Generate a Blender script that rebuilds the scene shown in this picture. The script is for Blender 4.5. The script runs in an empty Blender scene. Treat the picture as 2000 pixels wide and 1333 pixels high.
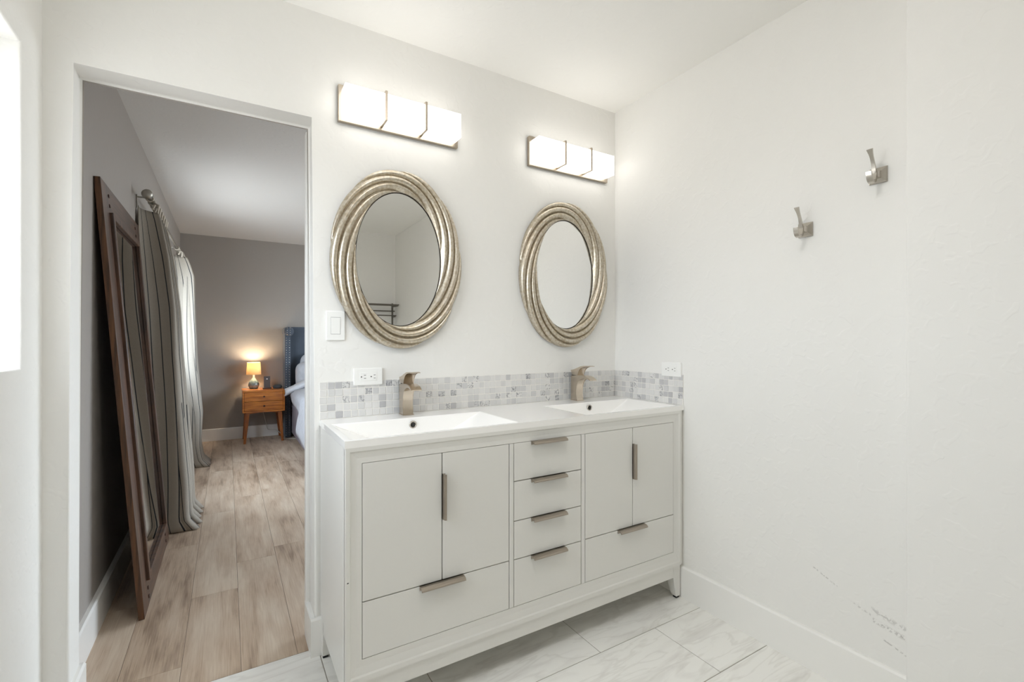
import bpy, bmesh, math, random
from mathutils import Vector, Matrix, noise as mnoise

S = bpy.context.scene
COL = S.collection
PI = math.pi

# ------------------------------------------------------------------ camera, world, light, exposure
cam_data = bpy.data.cameras.new('camera')
cam_data.sensor_width = 36.0
cam_data.lens = 916.6 / 2000 * 36
cam_data.clip_start = 0.02
cam = bpy.data.objects.new('camera', cam_data)
cam.location = (-1.8231, -1.9136, 1.1937)
cam.rotation_euler = (PI / 2, 0, -0.5448)
COL.objects.link(cam)
S.camera = cam

S.view_settings.view_transform = 'Standard'
S.view_settings.look = 'None'
S.view_settings.gamma = 1
S.view_settings.use_curve_mapping = False
S.view_settings.exposure = 0.0

W = bpy.data.worlds.new('daylight')
S.world = W
W.use_nodes = True
bg = W.node_tree.nodes['Background']
bg.inputs[0].default_value = (0.86, 0.93, 1.0, 1)      # overcast daylight
bg.inputs[1].default_value = 16.2

# overcast sky above the horizon, dimmer ground below it
_t = W.node_tree
_tc = _t.nodes.new('ShaderNodeTexCoord'); _sx = _t.nodes.new('ShaderNodeSeparateXYZ'); _rp = _t.nodes.new('ShaderNodeValToRGB')
_mr = _t.nodes.new('ShaderNodeMapRange'); _mr.inputs['From Min'].default_value = -1; _mr.inputs['From Max'].default_value = 1
_t.links.new(_tc.outputs['Generated'], _sx.inputs[0]); _t.links.new(_sx.outputs['Z'], _mr.inputs['Value'])
_t.links.new(_mr.outputs[0], _rp.inputs[0]); _t.links.new(_rp.outputs[0], bg.inputs[0])
_rp.color_ramp.elements[0].position = 0.47; _rp.color_ramp.elements[0].color = (0.42, 0.42, 0.41, 1)
_rp.color_ramp.elements[1].position = 0.53; _rp.color_ramp.elements[1].color = (0.86, 0.93, 1.0, 1)

VANITY_GLOW = 3.9        # emission of the frosted diffusers over the vanity
FILL_LAMP = 30.0      # emission of the added fill lamp on the ceiling, out of view
BED_LAMP = 10.0          # bedside lamp (watts)

def portal(name, loc, rot, sx, sy):
    d = bpy.data.lights.new(name, 'AREA')
    d.shape = 'RECTANGLE'; d.size = sx; d.size_y = sy
    d.cycles.is_portal = True
    o = bpy.data.objects.new(name, d)
    o.location = loc; o.rotation_euler = rot
    COL.objects.link(o)
# window portals guide the sky light in through two real window openings and the added one (local -Z points into the room, +X)
portal('window_portal', (-2.405, -0.6225, 1.557), (0, -PI / 2, 0), 0.87, 0.915)
portal('window_portal', (-2.405, 2.55, 1.43), (0, -PI / 2, 0), 1.1, 1.6)
portal('window_portal', (1.80, 2.20, 1.35), (0, PI / 2, 0), 1.5, 2.4)  # portal of the added bedroom window

S.cycles.max_bounces = 16
S.cycles.diffuse_bounces = 14
S.cycles.glossy_bounces = 6
S.cycles.transmission_bounces = 6
S.cycles.transparent_max_bounces = 12
S.cycles.caustics_reflective = False
S.cycles.caustics_refractive = False
S.cycles.sample_clamp_indirect = 8
S.cycles.use_denoising = True
S.cycles.adaptive_threshold = 0.02

# ------------------------------------------------------------------ materials
def lin(r, g=None, b=None):
    c = [v / 255 for v in ((r, g, b) if g is not None else r)]
    return tuple((v / 12.92 if v <= 0.04045 else ((v + 0.055) / 1.055) ** 2.4) for v in c) + (1,)

class NT:
    def __init__(s, name):
        s.m = bpy.data.materials.new(name); s.m.use_nodes = True
        s.t = s.m.node_tree; s.t.nodes.clear()
        s.out = s.n('ShaderNodeOutputMaterial')
    def n(s, kind, **kw):
        x = s.t.nodes.new(kind)
        for k, v in kw.items():
            if k.startswith('i_'):
                key = k[2:]
                key = int(key) if key.isdigit() else key.replace('_', ' ')
                x.inputs[key].default_value = v
            else: setattr(x, k, v)
        return x
    def l(s, a, ai, b, bi): s.t.links.new(a.outputs[ai], b.inputs[bi]); return b
    def math(s, op, a, b=None, clamp=False):
        x = s.n('ShaderNodeMath', operation=op, use_clamp=clamp)
        for i, v in enumerate((a, b)):
            if v is None: continue
            if isinstance(v, (int, float)): x.inputs[i].default_value = v
            else: s.t.links.new(v[0].outputs[v[1]], x.inputs[i])
        return (x, 0)
    def mix(s, fac, a, b, blend='MIX'):
        x = s.n('ShaderNodeMix', data_type='RGBA', blend_type=blend)
        for idx, v in ((0, fac), (6, a), (7, b)):
            if isinstance(v, tuple) and len(v) == 2: s.t.links.new(v[0].outputs[v[1]], x.inputs[idx])
            else: x.inputs[idx].default_value = v
        return (x, 2)

def pmat(name, col, rough=0.5, metal=0.0, bump=None, spec=0.5, vary=None, coat=0.0, emis=None, sheen=0.0, aniso=None):
    """Principled material; bump=(scale, detail, distance, (sx,sy,sz)); vary=(scale, second colour, (sx,sy,sz))"""
    k = NT(name)
    p = k.n('ShaderNodeBsdfPrincipled')
    p.inputs['Base Color'].default_value = col
    p.inputs['Roughness'].default_value = rough
    p.inputs['Metallic'].default_value = metal
    p.inputs['Specular IOR Level'].default_value = spec
    p.inputs['Coat Weight'].default_value = coat
    p.inputs['Sheen Weight'].default_value = sheen
    if emis:
        p.inputs['Emission Color'].default_value = emis[0]; p.inputs['Emission Strength'].default_value = emis[1]
    k.l(p, 0, k.out, 0)
    co = k.n('ShaderNodeTexCoord')
    if vary:
        mp = k.n('ShaderNodeMapping'); mp.inputs['Scale'].default_value = vary[2]
        k.l(co, 'Object', mp, 0)
        nz = k.n('ShaderNodeTexNoise'); nz.inputs['Scale'].default_value = vary[0]; nz.inputs['Detail'].default_value = 6
        k.l(mp, 0, nz, 'Vector')
        rp = k.n('ShaderNodeValToRGB'); rp.color_ramp.elements[0].position = 0.38; rp.color_ramp.elements[1].position = 0.62
        rp.color_ramp.elements[0].color = col; rp.color_ramp.elements[1].color = vary[1]
        k.l(nz, 'Fac', rp, 0); k.l(rp, 0, p, 'Base Color')
    if bump:
        mp = k.n('ShaderNodeMapping'); mp.inputs['Scale'].default_value = bump[3]
        k.l(co, 'Object', mp, 0)
        nz = k.n('ShaderNodeTexNoise'); nz.inputs['Scale'].default_value = bump[0]; nz.inputs['Detail'].default_value = bump[1]
        k.l(mp, 0, nz, 'Vector')
        b = k.n('ShaderNodeBump'); b.inputs['Distance'].default_value = bump[2]; b.inputs['Strength'].default_value = 1.0
        k.l(nz, 'Fac', b, 'Height'); k.l(b, 0, p, 'Normal')
    return k.m

def plaster(name, col, dist=0.0011, scuffs=None):
    """hand-trowelled drywall: soft ridges; scuffs = [(y0, y1, z0, z1, half_width, strength)] marks on the paint"""
    k = NT(name)
    p = k.n('ShaderNodeBsdfPrincipled'); p.inputs['Base Color'].default_value = col
    p.inputs['Roughness'].default_value = 0.62; p.inputs['Specular IOR Level'].default_value = 0.3
    k.l(p, 0, k.out, 0)
    geo = k.n('ShaderNodeNewGeometry')
    n1 = k.n('ShaderNodeTexNoise'); n1.inputs['Scale'].default_value = 26; n1.inputs['Detail'].default_value = 1; n1.inputs['Distortion'].default_value = 0.6
    n2 = k.n('ShaderNodeTexNoise'); n2.inputs['Scale'].default_value = 34; n2.inputs['Detail'].default_value = 0
    for n in (n1, n2): k.l(geo, 'Position', n, 'Vector')
    r = k.n('ShaderNodeValToRGB'); r.color_ramp.elements[0].position = 0.53; r.color_ramp.elements[1].position = 0.64
    k.l(n1, 'Fac', r, 0)
    h = k.math('MULTIPLY', (r, 0), 0.55)
    h2 = k.math('MULTIPLY', (n2, 0), 0.55)
    h = k.math('ADD', h, h2)
    b = k.n('ShaderNodeBump'); b.inputs['Distance'].default_value = dist; b.inputs['Strength'].default_value = 0.75
    k.t.links.new(h[0].outputs[0], b.inputs['Height']); k.l(b, 0, p, 'Normal')
    if scuffs:
        sep = k.n('ShaderNodeSeparateXYZ'); k.l(geo, 'Position', sep, 0)
        nz = k.n('ShaderNodeTexNoise'); nz.inputs['Scale'].default_value = 90; nz.inputs['Detail'].default_value = 5
        k.l(geo, 'Position', nz, 'Vector')
        gate = k.math('GREATER_THAN', (nz, 'Fac'), 0.5)
        tot = None
        for (y0, y1, z0, z1, hw, st) in scuffs:
            t = k.math('DIVIDE', k.math('SUBTRACT', (sep, 'Y'), y0), y1 - y0)
            inside = k.math('MULTIPLY', k.math('GREATER_THAN', t, 0), k.math('LESS_THAN', t, 1))
            zc = k.math('ADD', k.math('MULTIPLY', t, z1 - z0), z0)
            dz = k.math('ABSOLUTE', k.math('SUBTRACT', (sep, 'Z'), zc))
            near = k.math('SUBTRACT', 1.0, k.math('DIVIDE', dz, hw), clamp=True)
            a = k.math('MULTIPLY', k.math('MULTIPLY', near, inside), st)
            tot = a if tot is None else k.math('MAXIMUM', tot, a)
        fac = k.math('MULTIPLY', tot, gate, clamp=True)
        c = k.mix(fac, col, lin(128, 124, 118))
        k.t.links.new(c[0].outputs[c[1]], p.inputs['Base Color'])
    return k.m

WHITE = lin(234, 233, 230)
m_wall = plaster('white_plaster', WHITE)
m_wall_r = plaster('white_plaster_scuffed', WHITE, scuffs=[
    (-1.205, -1.315, 0.272, 0.252, 0.010, 0.5), (-1.20, -1.30, 0.305, 0.283, 0.012, 0.35),
    (-1.02, -1.10, 0.372, 0.335, 0.004, 0.45), (-1.235, -1.31, 0.222, 0.198, 0.004, 0.5), (-1.15, -1.2, 0.30, 0.285, 0.005, 0.35)])
m_ceil = plaster('white_ceiling_paint', lin(243, 242, 239), 0.0008)
m_bedwall = plaster('greige_paint', lin(158, 152, 146), 0.0007)
m_bedceil = plaster('bedroom_ceiling_paint', lin(214, 213, 211), 0.0007)
m_trim = pmat('white_trim_enamel', lin(238, 237, 234), 0.35)
m_cab = pmat('white_cabinet_lacquer', lin(224, 223, 219), 0.32, bump=(60, 2, 0.0004, (1, 1, 1)))
m_sink = pmat('white_sink_gelcoat', lin(249, 248, 246), 0.14, coat=0.3)
m_black = pmat('black_rubber', lin(20, 20, 20), 0.6)
m_nickel = pmat('brushed_nickel', lin(206, 194, 178), 0.25, 1.0, bump=(140, 2, 0.0001, (1, 1, 14)))
m_pull = pmat('champagne_nickel', lin(172, 162, 150), 0.34, 1.0, bump=(160, 2, 0.0005, (0.1, 6, 6)))
m_satin = pmat('satin_nickel', lin(196, 190, 181), 0.24, 1.0)
m_rack = pmat('dark_nickel', lin(120, 115, 108), 0.35, 1.0)
m_plastic = pmat('white_plastic', lin(240, 240, 238), 0.28)
m_slot = pmat('dark_slot', lin(40, 38, 36), 0.8)
m_plate = pmat('brushed_nickel_plate', lin(190, 178, 162), 0.36, 1.0)
m_mirror = pmat('mirror_silver', (0.93, 0.93, 0.92, 1), 0.0, 1.0)
m_frame = pmat('antiqued_silver_leaf', lin(212, 205, 192), 0.37, 0.95, bump=(150, 5, 0.0005, (1, 1, 1)), vary=(95, lin(190, 178, 157), (1, 1, 1)))
m_dark_edge = pmat('dark_mirror_rim', lin(60, 54, 48), 0.5, 0.6)
def emit(name, col, st):
    k = NT(name); e = k.n('ShaderNodeEmission'); e.inputs[0].default_value = col; e.inputs[1].default_value = st
    k.l(e, 0, k.out, 0); return k.m
m_glow = emit('lit_frosted_acrylic', (1.0, 0.96, 0.90, 1), VANITY_GLOW)
m_vinyl = pmat('white_vinyl', lin(238, 238, 236), 0.4)
def glass(name, tint=(1, 1, 1, 1)):
    k = NT(name)
    a = k.n('ShaderNodeBsdfTransparent'); a.inputs[0].default_value = tint; g = k.n('ShaderNodeBsdfGlossy'); g.inputs['Roughness'].default_value = 0.0
    x = k.n('ShaderNodeMixShader'); x.inputs[0].default_value = 0.05; k.l(a, 0, x, 1); k.l(g, 0, x, 2); k.l(x, 0, k.out, 0)
    return k.m
m_glass = glass('window_glass', (0.945, 0.975, 1.0, 1))
m_glass_tint = glass('tinted_window_glass', (0.80, 0.805, 0.81, 1))     # tint added to dim the daylight; two faces pass about two thirds

def rnd_mat(name, build, rough, spec=0.5, bumpd=0.0):
    """material for tiled surfaces: every tile carries its own random colour attribute 'rnd'"""
    k = NT(name)
    p = k.n('ShaderNodeBsdfPrincipled'); p.inputs['Roughness'].default_value = rough; p.inputs['Specular IOR Level'].default_value = spec
    k.l(p, 0, k.out, 0)
    at = k.n('ShaderNodeAttribute'); at.attribute_name = 'rnd'
    geo = k.n('ShaderNodeNewGeometry')
    sep = k.n('ShaderNodeSeparateColor'); k.l(at, 'Color', sep, 0)
    off = k.n('ShaderNodeVectorMath', operation='SCALE'); k.l(at, 'Color', off, 0); off.inputs['Scale'].default_value = 37.0
    add = k.n('ShaderNodeVectorMath', operation='ADD'); k.l(geo, 'Position', add, 0); k.l(off, 0, add, 1)
    c, h = build(k, sep, add)
    k.t.links.new(c[0].outputs[c[1]], p.inputs['Base Color'])
    if bumpd and h:
        b = k.n('ShaderNodeBump'); b.inputs['Distance'].default_value = bumpd
        k.t.links.new(h[0].outputs[h[1]], b.inputs['Height']); k.l(b, 0, p, 'Normal')
    return k.m

def b_floor(k, sep, vec):
    mp = k.n('ShaderNodeMapping'); mp.inputs['Rotation'].default_value = (0, 0, 0.35); mp.inputs['Scale'].default_value = (1.3, 5.5, 1)
    k.l(vec, 0, mp, 0)
    n = k.n('ShaderNodeTexNoise'); n.inputs['Scale'].default_value = 2.6; n.inputs['Detail'].default_value = 7; n.inputs['Distortion'].default_value = 1.1
    k.l(mp, 0, n, 'Vector')
    r = k.n('ShaderNodeValToRGB')
    e = r.color_ramp.elements
    e[0].position = 0.30; e[0].color = lin(226, 224, 220); e[1].position = 0.52; e[1].color = lin(240, 239, 235)
    k.l(n, 'Fac', r, 0)
    n2 = k.n('ShaderNodeTexNoise'); n2.inputs['Scale'].default_value = 2.2; n2.inputs['Detail'].default_value = 3; n2.inputs['Distortion'].default_value = 0.8
    k.l(mp, 0, n2, 'Vector')
    v = k.math('SUBTRACT', 1.0, k.math('MULTIPLY', k.math('ABSOLUTE', k.math('SUBTRACT', (n2, 'Fac'), 0.5)), 26), clamp=True)
    c = k.mix(k.math('MULTIPLY', v, 0.22), (r, 0), lin(190, 186, 178))
    return c, None
m_tile = rnd_mat('polished_marble_tile', b_floor, 0.22)
m_grout = pmat('grey_grout', lin(150, 145, 136), 0.8)

def b_mosaic(k, sep, vec):
    r = k.n('ShaderNodeValToRGB')
    e = r.color_ramp.elements
    e[0].position = 0.0; e[0].color = lin(172, 172, 175); e[1].position = 1.0; e[1].color = lin(224, 223, 221)
    x = e.new(0.18); x.color = lin(196, 196, 197)
    x = e.new(0.45); x.color = lin(213, 213, 212)
    k.l(sep, 0, r, 0)
    n = k.n('ShaderNodeTexNoise'); n.inputs['Scale'].default_value = 42; n.inputs['Detail'].default_value = 4; n.inputs['Distortion'].default_value = 1.2
    k.l(vec, 0, n, 'Vector')
    c1 = k.mix(k.math('MULTIPLY', (n, 'Fac'), 0.35), (r, 0), lin(205, 203, 203))
    v = k.math('SUBTRACT', 1.0, k.math('MULTIPLY', k.math('ABSOLUTE', k.math('SUBTRACT', (n, 'Fac'), 0.52)), 16), clamp=True)
    dark = k.math('GREATER_THAN', (sep, 1), 0.84)
    c = k.mix(k.math('MULTIPLY', k.math('MULTIPLY', v, dark), 0.8), c1, lin(104, 105, 112))
    return c, (n, 'Fac')
m_mosaic = rnd_mat('tumbled_marble_mosaic', b_mosaic, 0.5, 0.4, 0.0006)
m_mgrout = pmat('pale_grout', lin(234, 232, 228), 0.85)

def b_wood(k, sep, vec):
    mp = k.n('ShaderNodeMapping'); mp.inputs['Scale'].default_value = (9, 0.9, 1); k.l(vec, 0, mp, 0)
    n = k.n('ShaderNodeTexNoise'); n.inputs['Scale'].default_value = 2.2; n.inputs['Detail'].default_value = 8; n.inputs['Roughness'].default_value = 0.62; n.inputs['Distortion'].default_value = 0.7
    k.l(mp, 0, n, 'Vector')
    mp2 = k.n('ShaderNodeMapping'); mp2.inputs['Scale'].default_value = (6.5, 1.3, 1); k.l(vec, 0, mp2, 0)
    n2 = k.n('ShaderNodeTexNoise'); n2.inputs['Scale'].default_value = 2.0; n2.inputs['Detail'].default_value = 3; k.l(mp2, 0, n2, 'Vector')
    mp3 = k.n('ShaderNodeMapping'); mp3.inputs['Scale'].default_value = (150, 5, 1); k.l(vec, 0, mp3, 0)
    n3 = k.n('ShaderNodeTexNoise'); n3.inputs['Scale'].default_value = 1.4; n3.inputs['Detail'].default_value = 4; k.l(mp3, 0, n3, 'Vector')
    f = k.math('ADD', k.math('MULTIPLY', (n, 'Fac'), 0.36), k.math('MULTIPLY', (n2, 'Fac'), 0.46))
    f = k.math('ADD', f, k.math('MULTIPLY', (n3, 'Fac'), 0.22))
    f = k.math('ADD', f, k.math('MULTIPLY', k.math('SUBTRACT', (sep, 0), 0.5), 0.10))
    r = k.n('ShaderNodeValToRGB'); e = r.color_ramp.elements
    e[0].position = 0.37; e[0].color = lin(140, 119, 101); e[1].position = 0.65; e[1].color = lin(208, 192, 173)
    x = e.new(0.5); x.color = lin(187, 166, 145)
    k.t.links.new(f[0].outputs[0], r.inputs[0])
    return (r, 0), (n3, 'Fac')
m_plank = rnd_mat('greige_laminate_plank', b_wood, 0.42, 0.45, 0.0004)
m_seam = pmat('laminate_core', lin(84, 74, 64), 0.8)

def woodmat(name, c1, c2, sc, rough=0.4, coat=0.0):
    return pmat(name, c1, rough, vary=(3.0, c2, sc), bump=(5, 6, 0.0008, sc), coat=coat)
m_walnut = woodmat('dark_stained_oak_upright', lin(92, 64, 46), lin(56, 38, 27), (10, 22, 1.2), 0.42)
m_walnut_h = woodmat('dark_stained_oak_rail', lin(88, 62, 46), lin(54, 38, 28), (10, 1.2, 22), 0.42)
m_edge = woodmat('raw_oak_edge', lin(104, 69, 41), lin(64, 43, 27), (30, 30, 1.5), 0.55)
m_acorn = woodmat('acorn_wood', lin(192, 116, 42), lin(154, 84, 26), (2, 10, 16), 0.30, 0.3)
m_acorn_v = woodmat('acorn_wood_legs', lin(170, 98, 36), lin(130, 68, 22), (16, 16, 2), 0.35, 0.2)
m_dark_wood = pmat('dark_wood', lin(60, 34, 24), 0.5)

# ------------------------------------------------------------------ geometry helpers
def srgb(*a): return lin(*a)
def setk(o, label=None, cat=None, group=None, kind=None):
    if label: o['label'] = label
    if cat: o['category'] = cat
    if group: o['group'] = group
    if kind: o['kind'] = kind
    return o

def thing(name, loc, label, cat, group=None):
    o = bpy.data.objects.new(name, None); o.location = loc; o.empty_display_size = 0.05
    COL.objects.link(o)
    o['_org'] = tuple(loc)
    return setk(o, label, cat, group)

def worldloc(o):
    v = Vector((0, 0, 0))
    while o is not None:
        v += Vector(o.location); o = o.parent
    return v

def obj(name, bm, mats, parent=None, smooth=False, auto=None, label=None):
    """link a bmesh given in world coordinates as ONE mesh object (child of parent when given)"""
    bmesh.ops.recalc_face_normals(bm, faces=bm.faces) if not getattr(bm, '_keep', False) and not KEEP.pop('n', False) else None
    base = worldloc(parent) if parent else Vector((0, 0, 0))
    if parent is None:
        vs = [v.co for v in bm.verts]
        base = Vector((sum((min(c[i] for c in vs), max(c[i] for c in vs))) / 2 for i in range(3))) if vs else base
        base.z = min(c.z for c in vs)
    for v in bm.verts: v.co -= base
    me = bpy.data.meshes.new(name); bm.to_mesh(me); bm.free()
    for m in (mats if isinstance(mats, (list, tuple)) else [mats]): me.materials.append(m)
    o = bpy.data.objects.new(name, me); COL.objects.link(o)
    if parent: o.parent = parent
    else: o.location = base
    if smooth:
        for p in me.polygons: p.use_smooth = True
        if auto:
            lim = math.cos(math.radians(auto))
            bm2 = bmesh.new(); bm2.from_mesh(me)
            for e in bm2.edges:
                if len(e.link_faces) == 2 and e.link_faces[0].normal.dot(e.link_faces[1].normal) < lim: e.smooth = False
            bm2.to_mesh(me); bm2.free()
    if label: o['label'] = label
    return o
KEEP = {}

def box(bm, x0, x1, y0, y1, z0, z1, bev=0.0, seg=2, mi=0):
    fs0 = set(bm.faces)
    r = bmesh.ops.create_cube(bm, size=1)
    for v in r['verts']:
        v.co = Vector((x0 + (v.co.x + .5) * (x1 - x0), y0 + (v.co.y + .5) * (y1 - y0), z0 + (v.co.z + .5) * (z1 - z0)))
    if bev:
        es = list({e for v in r['verts'] for e in v.link_edges})
        bmesh.ops.bevel(bm, geom=es, offset=bev, segments=seg, affect='EDGES', profile=0.5)
    new = [f for f in bm.faces if f not in fs0]
    if mi:
        for f in new: f.material_index = mi
    return new

def bx(*a, **k):
    bm = bmesh.new(); box(bm, *a, **k); return bm

def prism(bm, pts, axis, a0, a1, mi=0):
    """extrude a 2-D outline. axis 'x': pts are (y,z); 'y': (x,z); 'z': (x,y)"""
    def P(p, a):
        return {'x': (a, p[0], p[1]), 'y': (p[0], a, p[1]), 'z': (p[0], p[1], a)}[axis]
    A = [bm.verts.new(P(p, a0)) for p in pts]; B = [bm.verts.new(P(p, a1)) for p in pts]
    n = len(pts); fs = [bm.faces.new(A), bm.faces.new(B[::-1])]
    for i in range(n): fs.append(bm.faces.new((A[i], B[i], B[(i + 1) % n], A[(i + 1) % n])))
    for f in fs: f.material_index = mi
    return fs

def tube(bm, pts, r, n=10, caps=True, closed=False):
    pts = [Vector(p) for p in pts]; m = len(pts); rings = []
    rad = r if isinstance(r, (list, tuple)) else [r] * m
    up = None
    for i, p in enumerate(pts):
        if closed: d = pts[(i + 1) % m] - pts[i - 1]
        else: d = pts[min(i + 1, m - 1)] - pts[max(i - 1, 0)]
        d.normalize()
        if up is None:
            up = d.orthogonal().normalized()
        up = (up - d * up.dot(d)).normalized(); w = d.cross(up)
        rings.append([bm.verts.new(p + (up * math.cos(2 * PI * j / n) + w * math.sin(2 * PI * j / n)) * rad[i]) for j in range(n)])
    for i in range(m if closed else m - 1):
        a, b = rings[i], rings[(i + 1) % m]
        for j in range(n): bm.faces.new((a[j], a[(j + 1) % n], b[(j + 1) % n], b[j]))
    if caps and not closed:
        bm.faces.new(rings[0][::-1]); bm.faces.new(rings[-1])

def lathe(bm, prof, cx, cy, n=32, axis='z', c3=0.0):
    """revolve (radius, height) pairs about a vertical axis at cx,cy (or the y / x axis)"""
    rings = []
    for r, h in prof:
        ring = []
        for j in range(n):
            a = 2 * PI * j / n; u, v = r * math.cos(a), r * math.sin(a)
            co = {'z': (cx + u, cy + v, h), 'y': (cx + u, h, cy + v), 'x': (h, cx + u, cy + v)}[axis]
            ring.append(bm.verts.new(co))
        rings.append(ring)
    for a, b in zip(rings, rings[1:]):
        for j in range(n): bm.faces.new((a[j], a[(j + 1) % n], b[(j + 1) % n], b[j]))
    if prof[0][0] > 1e-6: bm.faces.new(rings[0][::-1])
    if prof[-1][0] > 1e-6: bm.faces.new(rings[-1])
    bmesh.ops.remove_doubles(bm, verts=bm.verts, dist=1e-6)

def grid(bm, nu, nv, fn, uv=None, close_u=False):
    V = [[bm.verts.new(fn(i, j)) for j in range(nv)] for i in range(nu)]
    lay = bm.loops.layers.uv.new('UVMap') if uv else None
    for i in range(nu if close_u else nu - 1):
        for j in range(nv - 1):
            i2 = (i + 1) % nu
            f = bm.faces.new((V[i][j], V[i2][j], V[i2][j + 1], V[i][j + 1]))
            if uv:
                for lp, (a, b) in zip(f.loops, ((i, j), (i + 1, j), (i + 1, j + 1), (i, j + 1))): lp[lay].uv = uv(a, b)
    return V

def dup(root, loc, label=None, cat=None, group=None):
    r = root.copy(); COL.objects.link(r); r.location = loc
    if label: r['label'] = label
    if group: r['group'] = group
    for ch in list(root.children):
        c = ch.copy(); COL.objects.link(c); c.parent = r
        for g in list(ch.children):
            d = g.copy(); COL.objects.link(d); d.parent = c
    return r

def rbox(bm, x0, x1, y0, y1, z0, z1, rnd, lay, bev=0.0015):
    fs = box(bm, x0, x1, y0, y1, z0, z1, bev, 1)
    for f in fs:
        for lp in f.loops: lp[lay] = (*rnd, 1)

def structure(name, bm, mats, smooth=False, auto=None):
    o = obj(name, bm, mats, None, smooth, auto); o['kind'] = 'structure'; return o

# ------------------------------------------------------------------ the rooms
XL, XJ, YR, ZC = -2.294, -0.112, -3.616, 2.447      # left wall, jogged right wall, rear wall, ceiling
YB, XB = 4.735, 1.7                                  # bedroom far wall and right wall
TH = 0.124                                           # partition thickness
DX0, DX1, DZ = -2.235, -1.540, 2.053                 # doorway

# partition between bathroom and bedroom with the doorway
bm = bmesh.new()
fs = prism(bm, [(XL, 0), (DX0, 0), (DX0, DZ), (DX1, DZ), (DX1, 0), (XB, 0), (XB, ZC), (XL, ZC)], 'y', 0.0, TH)
es = [e for e in bm.edges if abs(e.verts[0].co.y - e.verts[1].co.y) < 1e-6 and all(DX0 - .001 < v.co.x < DX1 + .001 and v.co.z < DZ + .001 for v in e.verts)
      and not all(v.co.z < .001 for v in e.verts)]
bmesh.ops.bevel(bm, geom=es, offset=0.011, segments=4, affect='EDGES', profile=0.5)
bm.normal_update()
for f in bm.faces:
    if f.calc_center_median().y > TH - 0.0005: f.material_index = 1
structure('wall_back', bm, [m_wall, m_bedwall])

def wall_x_hole(name, x_in, x_out, y0, y1, z0, z1, hole, mats):
    """wall in the plane x = x_in with a rectangular opening hole = (ya, yb, za, zb)"""
    ya, yb, za, zb = hole
    bm = bmesh.new()
    O = [(y0, z0), (y1, z0), (y1, z1), (y0, z1)]; I = [(ya, za), (yb, za), (yb, zb), (ya, zb)]
    vs = {}
    for x in (x_in, x_out):
        for k, L in (('o', O), ('i', I)):
            for n, (y, z) in enumerate(L): vs[x, k, n] = bm.verts.new((x, y, z))
    for n in range(4):
        m = (n + 1) % 4
        for x in (x_in, x_out): bm.faces.new((vs[x, 'o', n], vs[x, 'o', m], vs[x, 'i', m], vs[x, 'i', n]))
        bm.faces.new((vs[x_in, 'i', n], vs[x_in, 'i', m], vs[x_out, 'i', m], vs[x_out, 'i', n]))
        bm.faces.new((vs[x_in, 'o', n], vs[x_in, 'o', m], vs[x_out, 'o', m], vs[x_out, 'o', n]))
    bm.edges.ensure_lookup_table()
    es = [e for e in bm.edges if all(v in [vs[x_in, 'i', n] for n in range(4)] for v in e.verts)]
    bmesh.ops.bevel(bm, geom=es, offset=0.006, segments=3, affect='EDGES', profile=0.5)
    return structure(name, bm, mats)
WB = (-1.08, -0.165, 1.121, 1.992)      # bathroom window opening
WD = (1.86, 3.35, 0.88, 1.985)          # bedroom window opening
wall_x_hole('wall_left', XL, XL - 0.15, YR - 0.1, 0.0, 0, ZC, WB, [m_wall])
wall_x_hole('wall_bedroom_left', XL, XL - 0.15, TH, YB, 0, ZC, WD, [m_bedwall])
structure('wall_partition_end', bx(XL - 0.15, XL, 0.0, TH, 0, ZC), m_wall)
structure('wall_right', bx(0, 0.12, -1.33, 0, 0, ZC), m_wall_r)
bm = bmesh.new(); fs = box(bm, XJ, 0.12, YR - 0.1, -1.33, 0, ZC)
es = [e for e in bm.edges if all(abs(v.co.x - XJ) < 1e-6 and abs(v.co.y + 1.33) < 1e-6 for v in e.verts)]
bmesh.ops.bevel(bm, geom=es, offset=0.008, segments=3, affect='EDGES', profile=0.5)
structure('wall_right_near', bm, m_wall)
structure('wall_rear', bx(XL, XJ, YR - 0.1, YR, 0, ZC), m_wall)
structure('ceiling', bx(XL - 0.15, 0.12, YR - 0.1, TH, ZC, ZC + 0.08), m_ceil)
structure('ceiling_bedroom', bx(XL - 0.15, XB + 0.1, TH, YB + 0.1, ZC, ZC + 0.08), m_bedceil)
structure('wall_bedroom_far', bx(XL - 0.15, XB + 0.1, YB, YB + 0.1, 0, ZC), m_bedwall)
WR = (1.0, 3.4, 0.60, 2.10)             # unseen window added to brighten the bedroom, behind the partition
wall_x_hole('wall_bedroom_right', XB, XB + 0.12, TH, YB, 0, ZC, WR, [m_bedwall])

# marble tile floor: 24 x 12 inch tiles in a running bond, on a grout bed
random.seed(4)
bm = bmesh.new(); lay = bm.loops.layers.float_color.new('rnd')
box(bm, XL, 0.0, YR, 0.040, -0.03, -0.0018, mi=1)
YEDGE = 0.040
for r in range(-12, 2):
    ya, yb = -0.2474 + 0.3048 * r + 0.0015, -0.2474 + 0.3048 * (r + 1) - 0.0015
    yb = min(yb, YEDGE); ya = max(ya, YR)
    if yb - ya < 0.01: continue
    x0 = -0.303 if r % 2 == 0 else -0.601
    for c in range(-5, 3):
        xa, xb = x0 + 0.6096 * c + 0.0015, x0 + 0.6096 * (c + 1) - 0.0015
        xa, xb = max(xa, XL), min(xb, 0.0)
        if xb - xa < 0.01: continue
        rbox(bm, xa, xb, ya, yb, -0.012, 0.0, (random.random(), random.random(), random.random()), lay, 0.001)
structure('floor', bm, [m_tile, m_grout])

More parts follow.
